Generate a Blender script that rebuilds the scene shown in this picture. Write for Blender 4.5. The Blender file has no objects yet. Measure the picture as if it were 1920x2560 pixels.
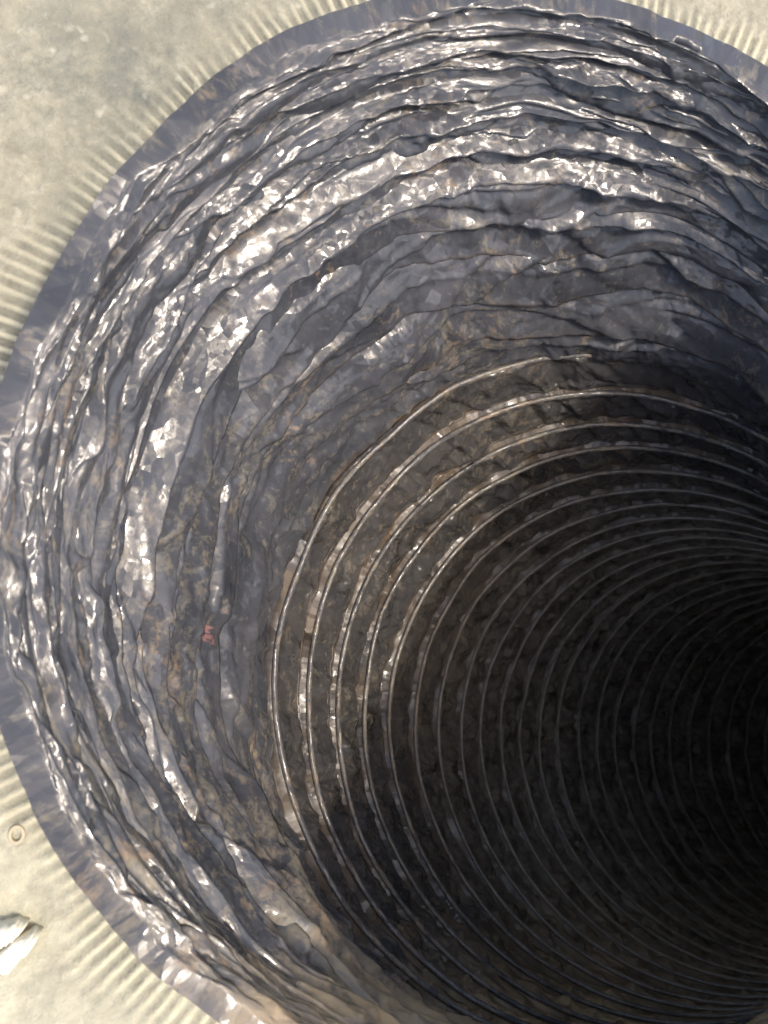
import bpy, math, numpy as np
from mathutils import Matrix, Vector
sc = bpy.context.scene
COL = sc.collection
rng = np.random.RandomState(7)

# ---------------------------------------------------------------- camera pose
FPX, PX, PY = 1850.0, 960.0, 1280.0            # focal length and centre for a 1920 x 2560 frame
R = 0.20                                       # radius of the duct
RIM = np.array([0.07108, 0.00281, 0.27489])    # centre of the mouth seen from the lens (x right, y down, z away)
nrm = np.array([-0.191, 0.0716, 1.0]); nrm /= np.linalg.norm(nrm)
RIM_Z = 0.055                                  # height of the mouth over the concrete
AZ = -nrm
AY = np.array([0, -1.0, 0]); AY -= AY.dot(AZ) * AZ; AY /= np.linalg.norm(AY)
AX = np.cross(AY, AZ)
M = np.array([AX, AY, AZ])
def W(p): return (np.asarray(p) - RIM) @ M.T + np.array([0, 0, RIM_Z])
cam_d = bpy.data.cameras.new("camera"); cam = bpy.data.objects.new("camera", cam_d); COL.objects.link(cam)
cam_d.sensor_fit = 'VERTICAL'; cam_d.sensor_height = 36.0; cam_d.sensor_width = 27.0
cam_d.lens = FPX / 2560 * 36
cam_d.clip_start = 0.01; cam_d.clip_end = 60
pos = W([0, 0, 0])
rx, ry, rz = M @ np.array([1, 0, 0]), M @ np.array([0, -1, 0]), M @ np.array([0, 0, -1])
cam.matrix_world = Matrix([[rx[0], ry[0], rz[0], pos[0]], [rx[1], ry[1], rz[1], pos[1]], [rx[2], ry[2], rz[2], pos[2]], [0, 0, 0, 1]])
cam_d.dof.use_dof = True; cam_d.dof.focus_distance = 0.42; cam_d.dof.aperture_fstop = 15.0
sc.camera = cam

# ---------------------------------------------------------------- sky, sun, exposure
SUN = Vector(-(M @ np.array([-0.62, -0.12, 1.0]))).normalized()
world = bpy.data.worlds.new("World"); sc.world = world; world.use_nodes = True
wn = world.node_tree; wn.nodes.clear()
sky = wn.nodes.new('ShaderNodeTexSky'); sky.sky_type = 'NISHITA'; sky.sun_disc = False
sky.sun_elevation = math.asin(SUN.z); sky.sun_rotation = math.atan2(SUN.x, SUN.y)
sky.dust_density = 4.0; sky.air_density = 1.0
bg = wn.nodes.new('ShaderNodeBackground'); bg.inputs[1].default_value = 0.15
wo = wn.nodes.new('ShaderNodeOutputWorld')
wn.links.new(sky.outputs[0], bg.inputs[0]); wn.links.new(bg.outputs[0], wo.inputs[0])
sd = bpy.data.lights.new("sun", 'SUN'); sd.energy = 1.35; sd.angle = math.radians(5.0); sd.color = (1.0, 0.955, 0.88)
so = bpy.data.objects.new("sun", sd); COL.objects.link(so)
so.rotation_euler = (-SUN).to_track_quat('-Z', 'Y').to_euler()
sc.view_settings.view_transform = 'Standard'; sc.view_settings.look = 'None'
sc.view_settings.exposure = 1.5; sc.view_settings.gamma = 1.0
sc.render.engine = 'CYCLES'; sc.cycles.max_bounces = 12; sc.cycles.diffuse_bounces = 8; sc.cycles.sample_clamp_indirect = 6.0

# ---------------------------------------------------------------- node helper
class NT:
    def __init__(s, name):
        s.m = bpy.data.materials.new(name); s.m.use_nodes = True
        s.t = s.m.node_tree; s.t.nodes.clear()
        s.out = s.t.nodes.new('ShaderNodeOutputMaterial')
        s.b = s.t.nodes.new('ShaderNodeBsdfPrincipled'); s.l(s.b.outputs[0], s.out.inputs[0])
    def n(s, k, **kw):
        x = s.t.nodes.new(k)
        for a, v in kw.items(): setattr(x, a, v)
        return x
    def l(s, a, b): s.t.links.new(a, b)
    def put(s, sock, v):
        if hasattr(v, 'is_linked') or hasattr(v, 'links'): s.l(v, sock)
        else: sock.default_value = v
    def noise(s, vec, scale, detail=4, rough=.55, dist=0, kind='ShaderNodeTexNoise'):
        x = s.n(kind); s.l(vec, x.inputs['Vector'])
        x.inputs['Scale'].default_value = scale; x.inputs['Detail'].default_value = detail
        x.inputs['Roughness'].default_value = rough; x.inputs['Distortion'].default_value = dist
        return x.outputs[0]
    def mapv(s, vec, sc_, loc=(0, 0, 0), rot=(0, 0, 0)):
        x = s.n('ShaderNodeMapping'); s.l(vec, x.inputs[0])
        x.inputs['Scale'].default_value = sc_; x.inputs['Location'].default_value = loc; x.inputs['Rotation'].default_value = rot
        return x.outputs[0]
    def ramp(s, f, stops):
        x = s.n('ShaderNodeValToRGB'); s.l(f, x.inputs[0]); e = x.color_ramp.elements
        while len(e) < len(stops): e.new(.5)
        for i, (p, c) in enumerate(stops):
            e[i].position = p; e[i].color = (c, c, c, 1) if isinstance(c, (int, float)) else (*c, 1)
        return x.outputs[0]
    def math(s, op, a, b=0.0, c=0.0):
        x = s.n('ShaderNodeMath', operation=op)
        s.put(x.inputs[0], a); s.put(x.inputs[1], b); s.put(x.inputs[2], c)
        return x.outputs[0]
    def mix(s, f, a, b, mode='MIX'):
        x = s.n('ShaderNodeMix', data_type='RGBA', blend_type=mode)
        s.put(x.inputs[0], f)
        for i, v in ((6, a), (7, b)):
            s.put(x.inputs[i], (*v, 1) if isinstance(v, tuple) else v)
        return x.outputs[2]
    def bump(s, h, dist, strength=1.0, prev=None):
        x = s.n('ShaderNodeBump'); s.l(h, x.inputs['Height'])
        x.inputs['Distance'].default_value = dist; x.inputs['Strength'].default_value = strength
        if prev is not None: s.l(prev, x.inputs['Normal'])
        return x.outputs[0]
    def attr(s, name):
        x = s.n('ShaderNodeAttribute'); x.attribute_name = name; return x

# ---------------------------------------------------------------- materials
def film_material(name, wire=False, crumple=1.0, cuff=False, depth_light=0.0):
    DARK = .62 if depth_light else 1.0  # deep film base darkened to imitate the shade down the duct
    k = NT(name)
    uv = k.n('ShaderNodeUVMap'); uv.uv_map = 'film'; v = uv.outputs[0]         # metres: round the duct, along the film
    at = k.attr('dusty'); dust_amt = at.outputs['Fac']; lit_dust = k.ramp(dust_amt, [(.6, 0.0), (.95, 1.0)])
    tone = k.noise(k.mapv(v, (1, 1.6, 1)), 14, 3)
    base = k.ramp(tone, [(.3, (.030, .031, .034)), (.55, (.048, .048, .052)), (.75, (.072, .070, .072))])
    if depth_light and not wire: base = k.mix(1.0, base, (DARK, DARK, DARK), 'MULTIPLY')
    # dust and dirt, streaked along the folds, broken into flecks
    st = k.noise(k.mapv(v, (1, 1.9, 1), rot=(0, 0, .35)), 75, 6, .66, .9)
    fl = k.noise(k.mapv(v, (1, 1.5, 1), rot=(0, 0, .5)), 380, 5, .75)
    big = k.noise(v, 9, 2)
    a = k.math('ADD', st, k.math('MULTIPLY', k.math('SUBTRACT', fl, .5), .75))
    a = k.math('ADD', a, k.math('MULTIPLY', k.math('SUBTRACT', big, .5), .45))
    a = k.math('ADD', a, k.math('MULTIPLY', k.math('SUBTRACT', dust_amt, .5), .42))
    mask = k.ramp(a, [(.45, 0.0), (.62, .38), (.85, .85)])
    dcol = k.ramp(k.noise(v, 30, 3), [(.3, (.17, .140, .095)), (.5, (.235, .195, .125)), (.63, (.31, .205, .110)), (.75, (.22, .20, .155))])
    col = k.mix(mask, base, dcol)
    col = k.mix(k.math('MULTIPLY', lit_dust, k.ramp(st, [(.3, .35), (.55, .95)])), col, (.50, .345, .175))  # tan dirt brightened and warmed to stand in for bounced sunlight
    if depth_light:                                        # dust colour paler with depth, standing in for light deep in the duct
        sx = k.n('ShaderNodeSeparateXYZ'); k.l(v, sx.inputs[0])
        dp = k.n('ShaderNodeMapRange'); k.l(sx.outputs[1], dp.inputs[0]); dp.inputs[1].default_value = .51; dp.inputs[2].default_value = .76; dp.inputs[3].default_value = .05
        col = k.mix(k.math('MULTIPLY', dp.outputs[0], k.ramp(k.noise(v, 48, 6, .7), [(.34, depth_light * .35), (.62, depth_light)])), col, (.50, .40, .275))
    gr = k.math('MULTIPLY', k.attr('grime_shade').outputs['Fac'], k.ramp(st, [(.3, .35), (.6, .9)]))  # brown dirt plus painted shade in the crevices by the wires
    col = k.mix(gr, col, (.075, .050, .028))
    # a thin pale bloom of powder
    pw = k.ramp(k.noise(v, 160, 5, .7), [(.52, 0.0), (.8, .35)])
    col = k.mix(pw, col, (.16, .155, .14))
    if not wire:
        # red printed strokes on the film
        r1 = k.attr('print_mark').outputs['Fac']
        strokes = k.ramp(k.noise(k.mapv(v, (1, .25, 1)), 600, 1), [(.42, 0.0), (.5, .5)])
        col = k.mix(k.math('MULTIPLY', r1, strokes), col, (.30, .13, .11))
    k.l(col, k.b.inputs['Base Color'])
    rough = k.math('ADD', k.math('ADD', k.math('MULTIPLY', mask, .34), k.math('MULTIPLY', lit_dust, .3)), k.ramp(k.noise(v, 60, 3), [(.3, .17), (.7, .30)]))
    if cuff: rough = k.math('ADD', rough, .24); col = k.mix(.55, col, (.105, .097, .095)); k.l(col, k.b.inputs['Base Color'])
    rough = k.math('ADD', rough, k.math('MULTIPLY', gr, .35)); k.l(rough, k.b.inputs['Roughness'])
    k.b.inputs['IOR'].default_value = 1.52
    k.b.inputs['Metallic'].default_value = 0.0
    k.b.inputs['Specular Tint'].default_value = (1.0, .94, .86, 1)
    sp = k.math('SUBTRACT', k.math('SUBTRACT', .33, k.math('MULTIPLY', mask, .30)), k.math('MULTIPLY', lit_dust, .14)); k.l(sp, k.b.inputs['Specular IOR Level'])
    k.b.inputs['Coat Weight'].default_value = 0.0 if cuff else 0.0; k.l(k.math('MULTIPLY', k.math('SUBTRACT', 1.0, lit_dust), 0.0 if cuff else .12), k.b.inputs['Coat Weight']); k.b.inputs['Coat Roughness'].default_value = .08
    # crumple: flat facets meeting at sharp creases, in patches, over taut smooth film
    g = k.n('ShaderNodeNewGeometry'); N = g.outputs['Normal']
    def facets(scale, sx, sy, rot, amt, patch):
        x = k.n('ShaderNodeTexVoronoi', feature='F1'); k.l(k.mapv(v, (sx, sy, 1), rot=(0, 0, rot)), x.inputs['Vector'])
        x.inputs['Scale'].default_value = scale
        y = k.n('ShaderNodeVectorMath', operation='SUBTRACT'); k.l(x.outputs['Color'], y.inputs[0]); y.inputs[1].default_value = (.5, .5, .5)
        z = k.n('ShaderNodeVectorMath', operation='SCALE'); k.l(y.outputs[0], z.inputs[0]); k.l(k.math('MULTIPLY', patch, amt), z.inputs['Scale'])
        return z.outputs[0]
    p1 = k.ramp(k.noise(v, 22, 2), [(.38, .25), (.62, 1.0)]); p2 = k.ramp(k.noise(v, 34, 2), [(.42, .1), (.64, 1.0)])
    b1 = k.bump(k.noise(k.mapv(v, (.5, 1.5, 1), rot=(0, 0, -.35)), 70, 1.5, .45, .4), .0024, .15 * crumple)
    acc = b1
    for f_ in (facets(88, .55, 1.4, .25, .38 * crumple, p1), facets(215, .65, 1.3, -.5, .44 * crumple, p2), facets(520, .8, 1.3, .6, .22 * crumple, p1)):
        y = k.n('ShaderNodeVectorMath', operation='ADD'); k.l(acc, y.inputs[0]); k.l(f_, y.inputs[1]); acc = y.outputs[0]
    y = k.n('ShaderNodeVectorMath', operation='NORMALIZE'); k.l(acc, y.inputs[0]); b2 = y.outputs[0]
    b4 = k.bump(k.noise(v, 900, 2, .6), .0002, .2, b2)
    k.l(b4, k.b.inputs['Normal']); k.l(b2, k.b.inputs['Coat Normal'])
    # thin plastic lets a little light through
    tr = k.n('ShaderNodeBsdfTranslucent'); k.l(k.mix(mask, (.62, .56, .46), (.42, .30, .16)), tr.inputs['Color']); k.l(b2, tr.inputs['Normal'])
    ms = k.n('ShaderNodeMixShader'); ms.inputs[0].default_value = 0.0 if wire else .12
    k.l(k.b.outputs[0], ms.inputs[1]); k.l(tr.outputs[0], ms.inputs[2]); k.l(ms.outputs[0], k.out.inputs[0])
    return k.m

def concrete_material():
    k = NT('concrete')
    g = k.n('ShaderNodeNewGeometry'); v = g.outputs['Position']
    n1 = k.noise(v, 20, 7, .68); n2 = k.noise(v, 120, 5, .66); n3 = k.noise(v, 9, 3)
    grey = k.ramp(n2, [(.30, (.108, .099, .073)), (.46, (.185, .168, .120)), (.60, (.250, .226, .162)), (.75, (.36, .33, .245))])
    stain = k.ramp(n1, [(.38, 1.0), (.56, 0.0)])
    c = k.mix(k.math('MULTIPLY', stain, .8), grey, (.108, .104, .080))
    pale = k.attr('pale').outputs['Fac']
    c = k.mix(k.math('MULTIPLY', pale, k.ramp(n1, [(.35, .35), (.6, .95)])), c, (.74, .70, .50))
    # caustic light stripes painted in: pale crests, darker gaps on the low relief
    caustic = k.attr('caustic').outputs['Fac']
    c = k.mix(k.ramp(caustic, [(0.0, 0.0), (.45, .08), (.9, .92)]), c, (.41, .365, .245))
    c = k.mix(k.ramp(caustic, [(0.0, .62), (.5, 0.0), (1.0, 0.0)]), c, (.165, .148, .100))
    dk = k.attr('damp').outputs['Fac']
    c = k.mix(k.math('MULTIPLY', dk, k.ramp(k.noise(v, 45, 6, .7), [(.36, .95), (.58, .15)])), c, (.105, .104, .085))
    # aggregate flecks
    vr = k.n('ShaderNodeTexVoronoi'); k.l(v, vr.inputs['Vector']); vr.inputs['Scale'].default_value = 150
    fleck = k.ramp(k.math('ADD', vr.outputs['Distance'], k.math('MULTIPLY', k.math('SUBTRACT', k.noise(v, 260, 3), .5), .9)), [(.12, .8), (.34, 0.0)])
    pick = k.ramp(k.noise(v, 55, 2), [(.54, 0.0), (.62, .8)])
    c = k.mix(k.math('MULTIPLY', k.math('MULTIPLY', fleck, pick), .45), c, (.50, .47, .36))
    k.l(c, k.b.inputs['Base Color']); k.b.inputs['Roughness'].default_value = .85
    k.b.inputs['Specular IOR Level'].default_value = .3
    b1 = k.bump(n2, .0035, .6); k.l(k.bump(k.noise(v, 500, 4), .0009, .5, b1), k.b.inputs['Normal'])
    return k.m

FILM = film_material('crinkled_film'); CUFFM = film_material('cuff_film', False, .04, True); DEEPM = film_material('deep_film', False, 1.5, depth_light=.92); WIREM = film_material('film_over_wire', True, depth_light=.9); CONC = concrete_material()

# ---------------------------------------------------------------- piecewise-linear (creased) noise
def crease(U, V, nu, seed, nv=512):
    """linear over random triangles; U in cells (periodic with nu), V in cells; values about -1..1"""
    r = np.random.RandomState(seed)
    T = r.uniform(-1, 1, (nu, nv)).astype(np.float32); D = r.rand(nu, nv) < .5
    i = np.floor(U).astype(int); j = np.floor(V).astype(int)
    a = (U - i).astype(np.float32); b = (V - j).astype(np.float32)
    i0 = i % nu; i1 = (i + 1) % nu; j0 = j % nv; j1 = (j + 1) % nv
    h00, h10, h01, h11 = T[i0, j0], T[i1, j0], T[i0, j1], T[i1, j1]
    d = D[i0, j0]
    A = np.where(a + b < 1, h00 + a * (h10 - h00) + b * (h01 - h00), h11 + (1 - a) * (h01 - h11) + (1 - b) * (h10 - h11))
    B = np.where(a > b, h00 + a * (h10 - h00) + b * (h11 - h10), h00 + b * (h01 - h00) + a * (h11 - h01))
    return np.where(d, A, B)
def wcrease(U, V, nu, seed, warp=.45):
    return crease(U + warp * crease(U * 1.0, V, nu, seed + 1), V + warp * crease(U, V, nu, seed + 2), nu, seed)
def sstep(a, b, x):
    t = np.clip((x - a) / (b - a), 0, 1); return t * t * (3 - 2 * t)

# ---------------------------------------------------------------- centre line of the duct
ctrl = np.array([RIM, [.149, .114, .464], [.258, .196, .638], [.417, .266, .822], [.60, .325, .975], [.84, .38, 1.09], [1.10, .42, 1.17], [1.38, .45, 1.22]])
def catmull(P, n=60):
    Q = np.vstack([2 * P[0] - P[1], P, 2 * P[-1] - P[-2]]); out = []
    for k in range(1, len(Q) - 2):
        p0, p1, p2, p3 = Q[k - 1:k + 3]
        for t in np.linspace(0, 1, n, endpoint=False):
            out.append(.5 * ((2 * p1) + (-p0 + p2) * t + (2 * p0 - 5 * p1 + 4 * p2 - p3) * t * t + (-p0 + 3 * p1 - 3 * p2 + p3) * t ** 3))
    out.append(P[-1]); return np.array(out)
LINE = catmull(ctrl)
arc = np.r_[0, np.cumsum(np.linalg.norm(np.diff(LINE, axis=0), axis=1))]
tang = np.gradient(LINE, arc, axis=0); tang /= np.linalg.norm(tang, axis=1)[:, None]
mixw = sstep(0.0, .75, arc)[:, None]
NRM = nrm * (1 - mixw) + tang * mixw; NRM /= np.linalg.norm(NRM, axis=1)[:, None]
UU = np.array([1.0, 0, 0]) - NRM * NRM[:, :1]; UU /= np.linalg.norm(UU, axis=1)[:, None]
VV = np.cross(UU, NRM)                          # points up in the picture
def leftmost(k):
    t = np.linspace(math.pi * .8, math.pi * 1.2, 60)[:, None]
    q = LINE[k] + R * (np.cos(t) * UU[k] + np.sin(t) * VV[k])
    return (PX + FPX * q[:, 0] / q[:, 2]).min()
lm = np.maximum.accumulate(np.array([leftmost(k) for k in range(len(LINE))]) + np.arange(len(LINE)) * 1e-6)
# where each coil of the wire sits (its leftmost point in the photograph)
coil_x = [4, 17, 46, 84, 126, 174, 228, 288, 352, 430, 512, 600, 685, 762, 838, 905, 972, 1035, 1093, 1148, 1200, 1250, 1298, 1346, 1393, 1443, 1490, 1536, 1584, 1628, 1674, 1722, 1770, 1818, 1866, 1912]
s_coil = list(np.interp(coil_x, lm, arc)); s_coil[0] = 0.0
step = s_coil[-1] - s_coil[-2]
while s_coil[-1] + step < arc[-1]: s_coil.append(s_coil[-1] + step)
s_coil = np.array(s_coil); NT_ = len(s_coil) - 1
print('coils', NT_, 'pitch mm', (np.diff(s_coil) * 1000).round(1)[:40])

# columns round the duct: dense where the photograph looks
th = np.r_[np.linspace(math.radians(40), math.radians(315), 1150), np.linspace(math.radians(315), math.radians(400), 90)[1:-1]]
NC = len(th)
cth, sth = np.cos(th), np.sin(th)
TH = th / (2 * math.pi)                         # 0..1 with wrap

def frame(s):
    s = np.clip(s, 0, arc[-1])
    f = lambda A: np.stack([np.interp(s, arc, A[:, c]) for c in range(3)], -1)
    return f(LINE), f(NRM), f(UU), f(VV)

def sheet_points(s, h, ax):
    """s, h, ax: (rows, cols): place along the line, inward offset, offset along the axis"""
    C, N, U, V = frame(s)
    p = C + ax[..., None] * N + (R - h)[..., None] * (cth[:, None] * U + sth[:, None] * V)
    return W(p)

def coil_wander(v, T):
    """coils lie uneven: kinked in the bunched mouth, nearly even deeper down"""
    out = 1 - sstep(10.4, 12.6, v + .5 * np.cos((T - .55) * 2 * math.pi))
    amp = .07 + .15 * out
    k = crease(T * 26 + .37 * v, v * 1.0 + 3, 26, 11) * .9 + crease(T * 52, v * 1.0, 52, 12) * .16
    return amp * k * sstep(.2, 1.2, v), out

def film_profile(v, T):
    """v: coils (whole number at a wire). returns s, inward offset, axial offset"""
    w, out = coil_wander(np.round(v * 1) * 0 + v, T)
    kk = np.floor(v); q = v - kk
    # wander is taken at the two wires of this band so that both bands meet
    w0, _ = coil_wander(kk, T); w1, _ = coil_wander(kk + 1, T)
    s = np.interp(v + w0 * (1 - q) + w1 * q, np.arange(len(s_coil)), s_coil)
    pitch = np.interp(v, np.arange(NT_) + .5, np.diff(s_coil))
    # bunched film: each fold laps over the next, deeper one
    # how far the fold swells changes round the duct
    swell = .75 + .55 * crease(T * 15, kk + .37 + 0 * v, 15, 21, ) + .12 * crease(T * 40, kk * 1.0 + .5, 40, 22)
    swell = np.clip(swell, .40, 1.6)
    # in places a fold is doubled: two narrow laps instead of one
    dbl = sstep(-.6, .6, crease(T * 9, kk + .5, 9, 25)) * (kk > 1)
    qd = np.where(q < .52, q / .52, (q - .52) / .48)
    rise = np.clip(q / .86, 0, 1); rise = rise ** .75
    drop = 1 - sstep(.86, 1.0, q)
    saw = rise * drop
    A = .0125 * np.clip(pitch / .012, .55, 1.5)
    saw_d = np.clip(qd / .84, 0, 1) ** .75 * (1 - sstep(.84, 1.0, qd)) * .62
    saw = saw * (1 - dbl) + saw_d * dbl
    BR = np.exp(-((((T - .815) + .5) % 1 - .5) / .10) ** 2)
    swell = swell * (1 - .75 * BR)
    h_out = A * swell * saw - .007 * (1 - sstep(0, .07, q)) - .007 * sstep(.95, 1, q)
    ax_out = .0095 * swell * sstep(.45, .9, q) * (1 - sstep(.93, 1.0, q))
    # stretched film: hangs back between the wires, deepest just ahead of the next one
    sag = .22 * np.sin(math.pi * q) ** .6 + .78 * sstep(.66, .86, q) * (1 - sstep(.955, 1.0, q))
    dip = np.clip(.8 + .45 * wcrease(T * 34, v * 1.3, 34, 31), .25, 1.5)
    h_in = -.0045 * (1 - sstep(.0, .10, q)) * sstep(.0, .03, q) + (.0015 * q - .0040) * sstep(.05, .2, q) * (1 - sstep(.84, .92, q)) + .0020 * dip * np.sin(math.pi * np.clip(q / .88, 0, 1)) ** .7 - .0034 * sstep(.84, .92, q) * (1 - sstep(.975, 1.0, q))
    h = h_out * out + h_in * (1 - out)
    ax = ax_out * out + .0035 * dip * sstep(.4, .82, q) * (1 - sstep(.90, .98, q)) * (1 - out)
    # creases of several sizes, absent at the wires deeper down
    free = out * (.25 + .75 * np.sin(math.pi * q) ** .4) + (1 - out) * np.sin(math.pi * q) ** .6
    circ = 2 * math.pi * R
    sl = v * .018                                # film length along the duct, metres of cloth
    f = 0
    rough_ = np.clip(.55 + .8 * crease(T * 24, v * .6, 24, 39), .08, 1.3)
    for n_round, cell_v, amp, seed, shear in ((54, .013, .0013, 41, .9), (118, .0065, .0018, 44, -1.2), (270, .0045, .0008, 47, .7)):
        f = f + amp * (rough_ if n_round > 100 else 1) * wcrease(T * n_round + shear * np.sin(v * .7), sl / cell_v, n_round, seed, .3)
    # diagonal pull creases
    d = 1 - np.abs(wcrease(T * 64 + v * 1.1, v * .8, 64, 61)) ** .6 * 1.0
    f = f + .0034 * (d - .5) * (1 - .85 * out)
    long_ = wcrease(T * 16, v * 3.2, 16, 66, .5)
    f = f + out * .0022 * long_
    # tents pulled across the band between two wires
    f = f + (1 - out) * .0016 * wcrease(T * 150 + .6 * v, v * .7, 150, 91, .3)
    # taut folds that lap over one another: a small sharp step that fades away from the lap
    for nn, cv, am, sd_ in ((11, .9, .0026, 93), (19, 1.7, .0020, 95), (29, 2.7, .0012, 97)):
        z = wcrease(T * nn, v * cv, nn, sd_, .3)
        f = f + am * (out + .35 * (1 - out)) * np.tanh(z / .05) * np.exp(-np.abs(z) / .35)
    h = h + f * free * (.95 * out + 1.7 * (1 - out))
    h = h - .009 * BR * (1 - sstep(10, 17, v))
    return s, h, ax

def mesh_grid(name, P, mat, parent, uvU, uvV, dusty, mark=None, grime_shade=0.0):
    nr, nc = P.shape[:2]
    i = np.arange(nr - 1)[:, None]; j = np.arange(nc)[None, :]; j2 = (j + 1) % nc
    F = np.stack([i * nc + j, i * nc + j2, (i + 1) * nc + j2, (i + 1) * nc + j], -1).reshape(-1, 4)
    me = bpy.data.meshes.new(name); me.vertices.add(nr * nc)
    me.vertices.foreach_set('co', P.reshape(-1).astype(np.float32))
    me.loops.add(F.size); me.loops.foreach_set('vertex_index', F.reshape(-1).astype(np.int32))
    me.polygons.add(len(F)); me.polygons.foreach_set('loop_start', np.arange(0, F.size, 4, dtype=np.int32))
    me.polygons.foreach_set('use_smooth', np.ones(len(F), bool))
    me.update(calc_edges=True)
    uv = me.uv_layers.new(name='film')
    uc = np.broadcast_to(uvU, (nr, nc)); vc = np.broadcast_to(uvV, (nr, nc))
    U4 = uc.reshape(-1)[F]; V4 = vc.reshape(-1)[F]
    wrap = (F[:, 0] % nc) == nc - 1
    U4 = U4.copy(); U4[wrap, 1] += 2 * math.pi * R; U4[wrap, 2] += 2 * math.pi * R
    uv.data.foreach_set('uv', np.stack([U4, V4], -1).reshape(-1).astype(np.float32))
    a = me.attributes.new('grime_shade', 'FLOAT', 'POINT'); a.data.foreach_set('value', (np.zeros((nr, nc)) + grime_shade).reshape(-1).astype(np.float32))
    a = me.attributes.new('dusty', 'FLOAT', 'POINT'); a.data.foreach_set('value', np.broadcast_to(dusty, (nr, nc)).reshape(-1).astype(np.float32))
    if mark is not None:
        a = me.attributes.new('print_mark', 'FLOAT', 'POINT'); a.data.foreach_set('value', mark.reshape(-1).astype(np.float32))
    me.materials.append(mat)
    o = bpy.data.objects.new(name, me); COL.objects.link(o)
    if parent: o.parent = parent
    return o

duct = bpy.data.objects.new('ventilation_duct', None); COL.objects.link(duct)
duct['label'] = 'dark crinkled plastic flexible duct with dusty wire coils, its open mouth facing up'
duct['category'] = 'flexible duct'

def dust_field(v, T):
    low = .5 + .5 * np.cos((T - .765) * 2 * math.pi)           # lower-edge side is dustiest, its tan tone also carries painted sun bounce
    return np.clip(.27 + .68 * low ** 4 + .13 * sstep(13, 22, v), 0, 1)

# cuff: film folded back over the mouth, down to the concrete
T2 = TH[None, :]
H0 = (-.0008 + .0065 * np.exp(-((th - math.radians(152)) / .42) ** 2) - .004 * np.exp(-((th - math.radians(300)) / .42) ** 2))[None, :]                                                       # how far the roll reaches in
qs = np.r_[np.linspace(0, .55, 26), np.linspace(.56, 1, 34)]
rad = []; zz = []
for q in qs:
    if q < .55:
        u = q / .55; rad.append(.0005 - .015 * (1 - u) ** 2); zz.append(-RIM_Z - .006 + (RIM_Z - .006) * u ** .9)
    else:
        a = (q - .55) / .45; rad.append(.0005 + .0001 * a); zz.append(-.012 + .012 * a ** 1.1)
rad = np.array(rad)[:, None]; zz = np.array(zz)[:, None]; q2 = qs[:, None]
gather = .5 + .5 * np.sin(TH * 2 * math.pi * 296 + 2.2 * crease(TH * 40, 0 * TH, 40, 71))[None, :]
gather = gather * (1 + .5 * crease(TH * 90, 0 * TH + .3, 90, 72))[None, :]
hc = rad + (H0 - .0005) * np.clip((q2 - .55) / .45, 0, 1) ** 1.2 - .014 * np.exp(-((th - math.radians(306)) / .42) ** 2)[None, :] * (1 - np.clip((q2 - .55) / .45, 0, 1)) + .0009 * gather * (1 - sstep(.50, .66, q2)) + .0009 * wcrease(T2 * 110, q2 * 4 + 0 * T2, 110, 79) * sstep(.5, .6, q2) + .0016 * wcrease(T2 * 26, q2 * 3 + 0 * T2, 26, 73) * sstep(.3, .6, q2) * (1 - sstep(.93, 1, q2)) + .0012 * wcrease(T2 * 70, q2 * 6 + T2 * 0, 70, 76) * sstep(.1, .4, q2) * (1 - sstep(.93, 1, q2))
axc = -(zz + 0 * T2)
# last cuff row is welded to the first row of the first fold
s0, h0, a0 = film_profile(np.zeros((1, NC)) + 1e-6, T2)
wl = sstep(.80, 1.0, q2)
hc = hc * (1 - wl) + (h0 + H0) * wl; axc_ = axc * (1 - wl) + (a0) * wl
sc_ = np.maximum(axc - .012, 0)
P = sheet_points(sc_ * 1.5 + 0 * hc, hc, axc_ - sc_ + 0 * hc)
P[..., 2] = np.maximum(P[..., 2], -.004)
mesh_grid('cuff', P, CUFFM, duct, TH * 2 * math.pi * R, np.interp(q2, [0, .55, 1], [-.07, -.018, 0]), .28 + dust_field(0 * hc, T2 + 0 * hc) - .36)

VEND = NT_
for k in range(VEND):
    n = 34 if k < 9 else 30 if k < 16 else 24 if k < 26 else 17 if k < 38 else 8
    q = np.linspace(0, 1, n + 1)
    if k > 11: q = np.interp(q, [0, .12, .45, 1], [0, .10, .68, 1])
    v = (k + q)[:, None] + 0 * T2
    v[0] = k + 1e-6; v[-1] = k + 1 - 1e-6
    # evaluate the closing row with the next band's own start so neighbours meet
    Tm = T2 + 0 * v
    s, h, ax = film_profile(v, Tm)
    sB, hB, axB = film_profile(np.full((1, NC), k + 1 + 1e-6), T2)
    s[-1], h[-1], ax[-1] = sB[0], hB[0], axB[0]
    h = h + H0 * (1 - sstep(0, 3.5, v))
    P = sheet_points(s, h, ax)
    mark = None
    tdeg = (Tm * 360) % 360
    mark = ((np.abs(tdeg - 179.3) < 1.1) & (np.abs(v - 9.55) < .22)).astype(float) 
    o = mesh_grid('film_fold', P, FILM if k < 12 else DEEPM, duct, TH * 2 * math.pi * R, v * .032, dust_field(v, Tm), mark, np.clip(sstep(.78, .9, v - np.floor(v)) + (1 - sstep(0, .06, v - np.floor(v))), 0, 1) * np.clip(.6 + .7 * crease(Tm * 70, v * .8, 70, 99), 0, 1) * sstep(6, 12, v))

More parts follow.
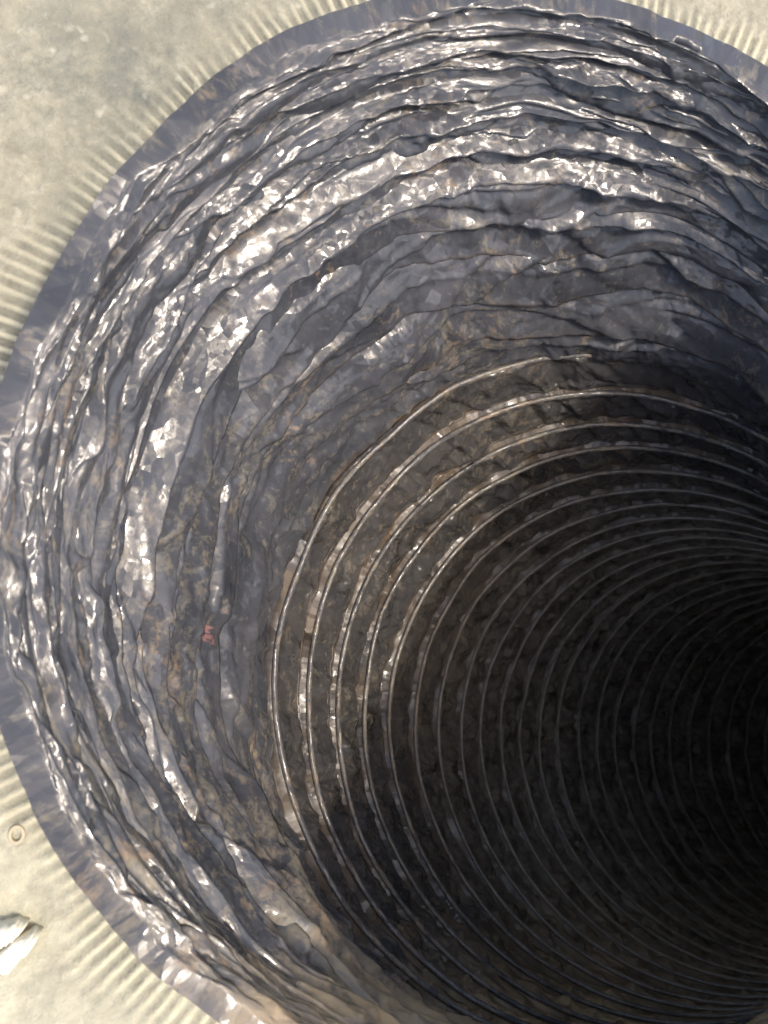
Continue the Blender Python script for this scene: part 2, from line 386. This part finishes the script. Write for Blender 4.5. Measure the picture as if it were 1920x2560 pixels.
# wire coils, wrapped in film: visible as fine glossy ribs deeper down
sub = slice(0, NC, 3)
for k in range(8, VEND):
    v = np.full((1, NC), k + 1e-6)
    s, h, ax = film_profile(v, T2)
    h = h + H0 * (1 - sstep(0, 3.5, v))
    out = coil_wander(v, T2)[1][0]
    rr = .0017 * (1 - .3 * out)
    lift = -.001 * out + .0013                     # buried under the folds at the mouth
    rows = 8
    ang = np.linspace(0, 2 * math.pi, rows + 1)[:, None]
    hh = h + lift + rr * np.cos(ang); aa = ax + rr * np.sin(ang)
    C, N, U, V = frame(np.broadcast_to(s, hh.shape))
    p = W(C + aa[..., None] * N + (R - hh)[..., None] * (cth[:, None] * U + sth[:, None] * V))
    # every third column is enough
    P = p[:, ::3]
    mesh_grid('wire_coil', P, WIREM, duct, TH[::3] * 2 * math.pi * R, ang * rr.mean() + (k + 1) * .032, .52 + 0 * P[..., 0])

# ---------------------------------------------------------------- concrete ground with a round opening under the mouth
gz = RIM_Z
gc = W(RIM * (RIM[2] + RIM_Z) / RIM[2])[:2]        # seen concentric with the mouth
rr_ = np.r_[np.linspace(.213, .36, 125), np.linspace(.3625, .60, 70), np.geomspace(.62, 20, 45)]
tg = np.r_[np.linspace(math.radians(40), math.radians(315), 1900), np.linspace(math.radians(315), math.radians(400), 200)[1:-1]]
RR, TG = np.meshgrid(rr_, tg, indexing='ij')
Tn = TG / (2 * math.pi)
hole = W(frame(np.array(RIM_Z * 1.5))[0])[:2]
wc = sstep(.215, .31, RR)
X = hole[0] * (1 - wc) + gc[0] * wc + RR * np.cos(TG); Y = hole[1] * (1 - wc) + gc[1] * wc + RR * np.sin(TG)
RG = np.hypot(X - gc[0], Y - gc[1]); TG = np.arctan2(Y - gc[1], X - gc[0]) % (2 * math.pi); Tn = TG / (2 * math.pi)
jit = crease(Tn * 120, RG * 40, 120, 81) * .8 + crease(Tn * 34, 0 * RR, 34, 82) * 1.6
caustic = .5 + .5 * np.sin(Tn * 2 * math.pi * 286 + jit)
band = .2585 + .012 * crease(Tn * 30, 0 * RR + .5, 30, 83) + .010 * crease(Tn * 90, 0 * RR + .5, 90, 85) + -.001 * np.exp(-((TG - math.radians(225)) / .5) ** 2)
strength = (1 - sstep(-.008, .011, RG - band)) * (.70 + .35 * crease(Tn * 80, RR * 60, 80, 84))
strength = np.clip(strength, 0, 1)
Z = .0019 * (caustic - .5) * strength  # relief shaped to imitate caustic light stripes round the rim
Z = Z + .0010 * crease(X * 60 + 900, Y * 60 + 900, 1999, 86, 701) * (RR > .25) + .0005 * crease(X * 160 + 3000, Y * 160 + 3000, 1499, 87, 997)
nr, nc = Z.shape
ground = mesh_grid('ground', np.stack([X, Y, Z], -1), CONC, None, 0 * Z, 0 * Z, 0 * Z)
caustic_v = .5 + (caustic - .5) * strength
a = ground.data.attributes.new('caustic', 'FLOAT', 'POINT'); a.data.foreach_set('value', caustic_v.reshape(-1).astype(np.float32))
pale = np.exp(-(((X - (-.235)) / .12) ** 2 + ((Y - (-.30)) / .13) ** 2)) * .85
a = ground.data.attributes.new('pale', 'FLOAT', 'POINT'); a.data.foreach_set('value', np.clip(pale, 0, 1).reshape(-1).astype(np.float32))
dk = np.clip(1.1 * np.exp(-(((X + .178) / .05) ** 2 + ((Y - .185) / .035) ** 2)) + .6 * np.exp(-(((X + .13) / .03) ** 2 + ((Y - .235) / .02) ** 2)), 0, 1)
a = ground.data.attributes.new('damp', 'FLOAT', 'POINT'); a.data.foreach_set('value', dk.reshape(-1).astype(np.float32))
ground['kind'] = 'structure'
block_me = bpy.data.meshes.new('sky_blocker'); S_ = 19.5; zb = -1.6  # unseen box added below ground to keep sky light off the duct
block_me.from_pydata([(-S_, -S_, zb), (S_, -S_, zb), (S_, S_, zb), (-S_, S_, zb), (-S_, -S_, -.01), (S_, -S_, -.01), (S_, S_, -.01), (-S_, S_, -.01)], [],
    [(0, 1, 2, 3), (0, 4, 5, 1), (1, 5, 6, 2), (2, 6, 7, 3), (3, 7, 4, 0)])
ks = NT('sky_blocker'); ks.b.inputs['Base Color'].default_value = (.05, .04, .03, 1); ks.b.inputs['Roughness'].default_value = 1
block_me.materials.append(ks.m); po = bpy.data.objects.new('sky_blocker', block_me); COL.objects.link(po); po['kind'] = 'structure'
ground.data.materials[0] = CONC

# ---------------------------------------------------------------- small things on the concrete
def ray_ground(x, y, z=0.0):
    d = M @ np.array([(x - PX) / FPX, (y - PY) / FPX, 1.0]); t = (z - pos[2]) / d[2]; return pos + d * t
k = NT('pale_stone')
g = k.n('ShaderNodeNewGeometry'); c = k.ramp(k.noise(g.outputs['Position'], 200, 5), [(.3, (.50, .455, .35)), (.6, (.64, .60, .48))])
k.l(c, k.b.inputs['Base Color']); k.b.inputs['Roughness'].default_value = .7
k.l(k.bump(k.noise(g.outputs['Position'], 600, 4), .0008, .5), k.b.inputs['Normal']); STONE = k.m
import bmesh
def flake(name, outline, z0, z1, mat, label, seed):
    r = np.random.RandomState(seed)
    bm = bmesh.new()
    pts = [ray_ground(x, y) for x, y in outline]; c = np.mean(pts, 0)
    n = 5; dense = []
    for i in range(len(pts)):
        a_, b_ = pts[i], pts[(i + 1) % len(pts)]
        for t in np.linspace(0, 1, n, endpoint=False): dense.append(a_ * (1 - t) + b_ * t + r.normal(0, .00015, 3) * np.array([1, 1, 0]))
    rings = []
    for sc_, z in ((1.0, z0), (1.02, z0 + (z1 - z0) * .45), (.95, z1 * .88), (.75, z1), (.35, z1 * 1.03)):
        rings.append([bm.verts.new((c[0] + (p[0] - c[0]) * sc_, c[1] + (p[1] - c[1]) * sc_, z + r.normal(0, .00025))) for p in dense])
    m_ = len(dense)
    for a_, b_ in zip(rings[:-1], rings[1:]):
        for i in range(m_): bm.faces.new((a_[i], a_[(i + 1) % m_], b_[(i + 1) % m_], b_[i]))
    bm.faces.new(rings[-1]); bm.faces.new(rings[0][::-1])
    bmesh.ops.recalc_face_normals(bm, faces=bm.faces)
    me = bpy.data.meshes.new(name); bm.to_mesh(me); bm.free(); me.materials.append(mat)
    for p in me.polygons: p.use_smooth = True
    o = bpy.data.objects.new(name, me); COL.objects.link(o)
    o['label'] = label; o['category'] = 'stone'; return o
flake('stone_flake', [(-40, 2330), (0, 2300), (50, 2290), (74, 2296), (66, 2312), (30, 2345), (0, 2360), (-40, 2372)], -.002, .0075, STONE,
      'small bright flat stone flake at the left edge, the upper of two on the concrete', 3)
flake('stone_flake', [(-30, 2400), (0, 2372), (50, 2330), (92, 2312), (106, 2320), (90, 2352), (58, 2385), (34, 2412), (0, 2408)], -.002, .0085, STONE,
      'larger bright pointed stone flake lying just below the other flake on the concrete', 4)
k = NT('rusty_washer'); k.b.inputs['Base Color'].default_value = (.34, .28, .18, 1); k.b.inputs['Roughness'].default_value = .6
bm = bmesh.new(); c = ray_ground(40, 2088, .002); NN, mm = 28, 8
vs = [[bm.verts.new((c[0] + (.0024 + .0008 * math.cos(b)) * math.cos(a), c[1] + (.0030 + .0008 * math.cos(b)) * math.sin(a), .0012 + .0008 * math.sin(b))) for b in np.linspace(0, 2 * math.pi, mm, endpoint=False)] for a in np.linspace(0, 2 * math.pi, NN, endpoint=False)]
for i in range(NN):
    for j in range(mm): bm.faces.new((vs[i][j], vs[(i + 1) % NN][j], vs[(i + 1) % NN][(j + 1) % mm], vs[i][(j + 1) % mm]))
me = bpy.data.meshes.new('small_ring'); bm.to_mesh(me); bm.free(); me.materials.append(k.m)
for p in me.polygons: p.use_smooth = True
o = bpy.data.objects.new('small_ring', me); COL.objects.link(o)
o['label'] = 'tiny brown ring lying on the pale concrete left of the duct'; o['category'] = 'ring'
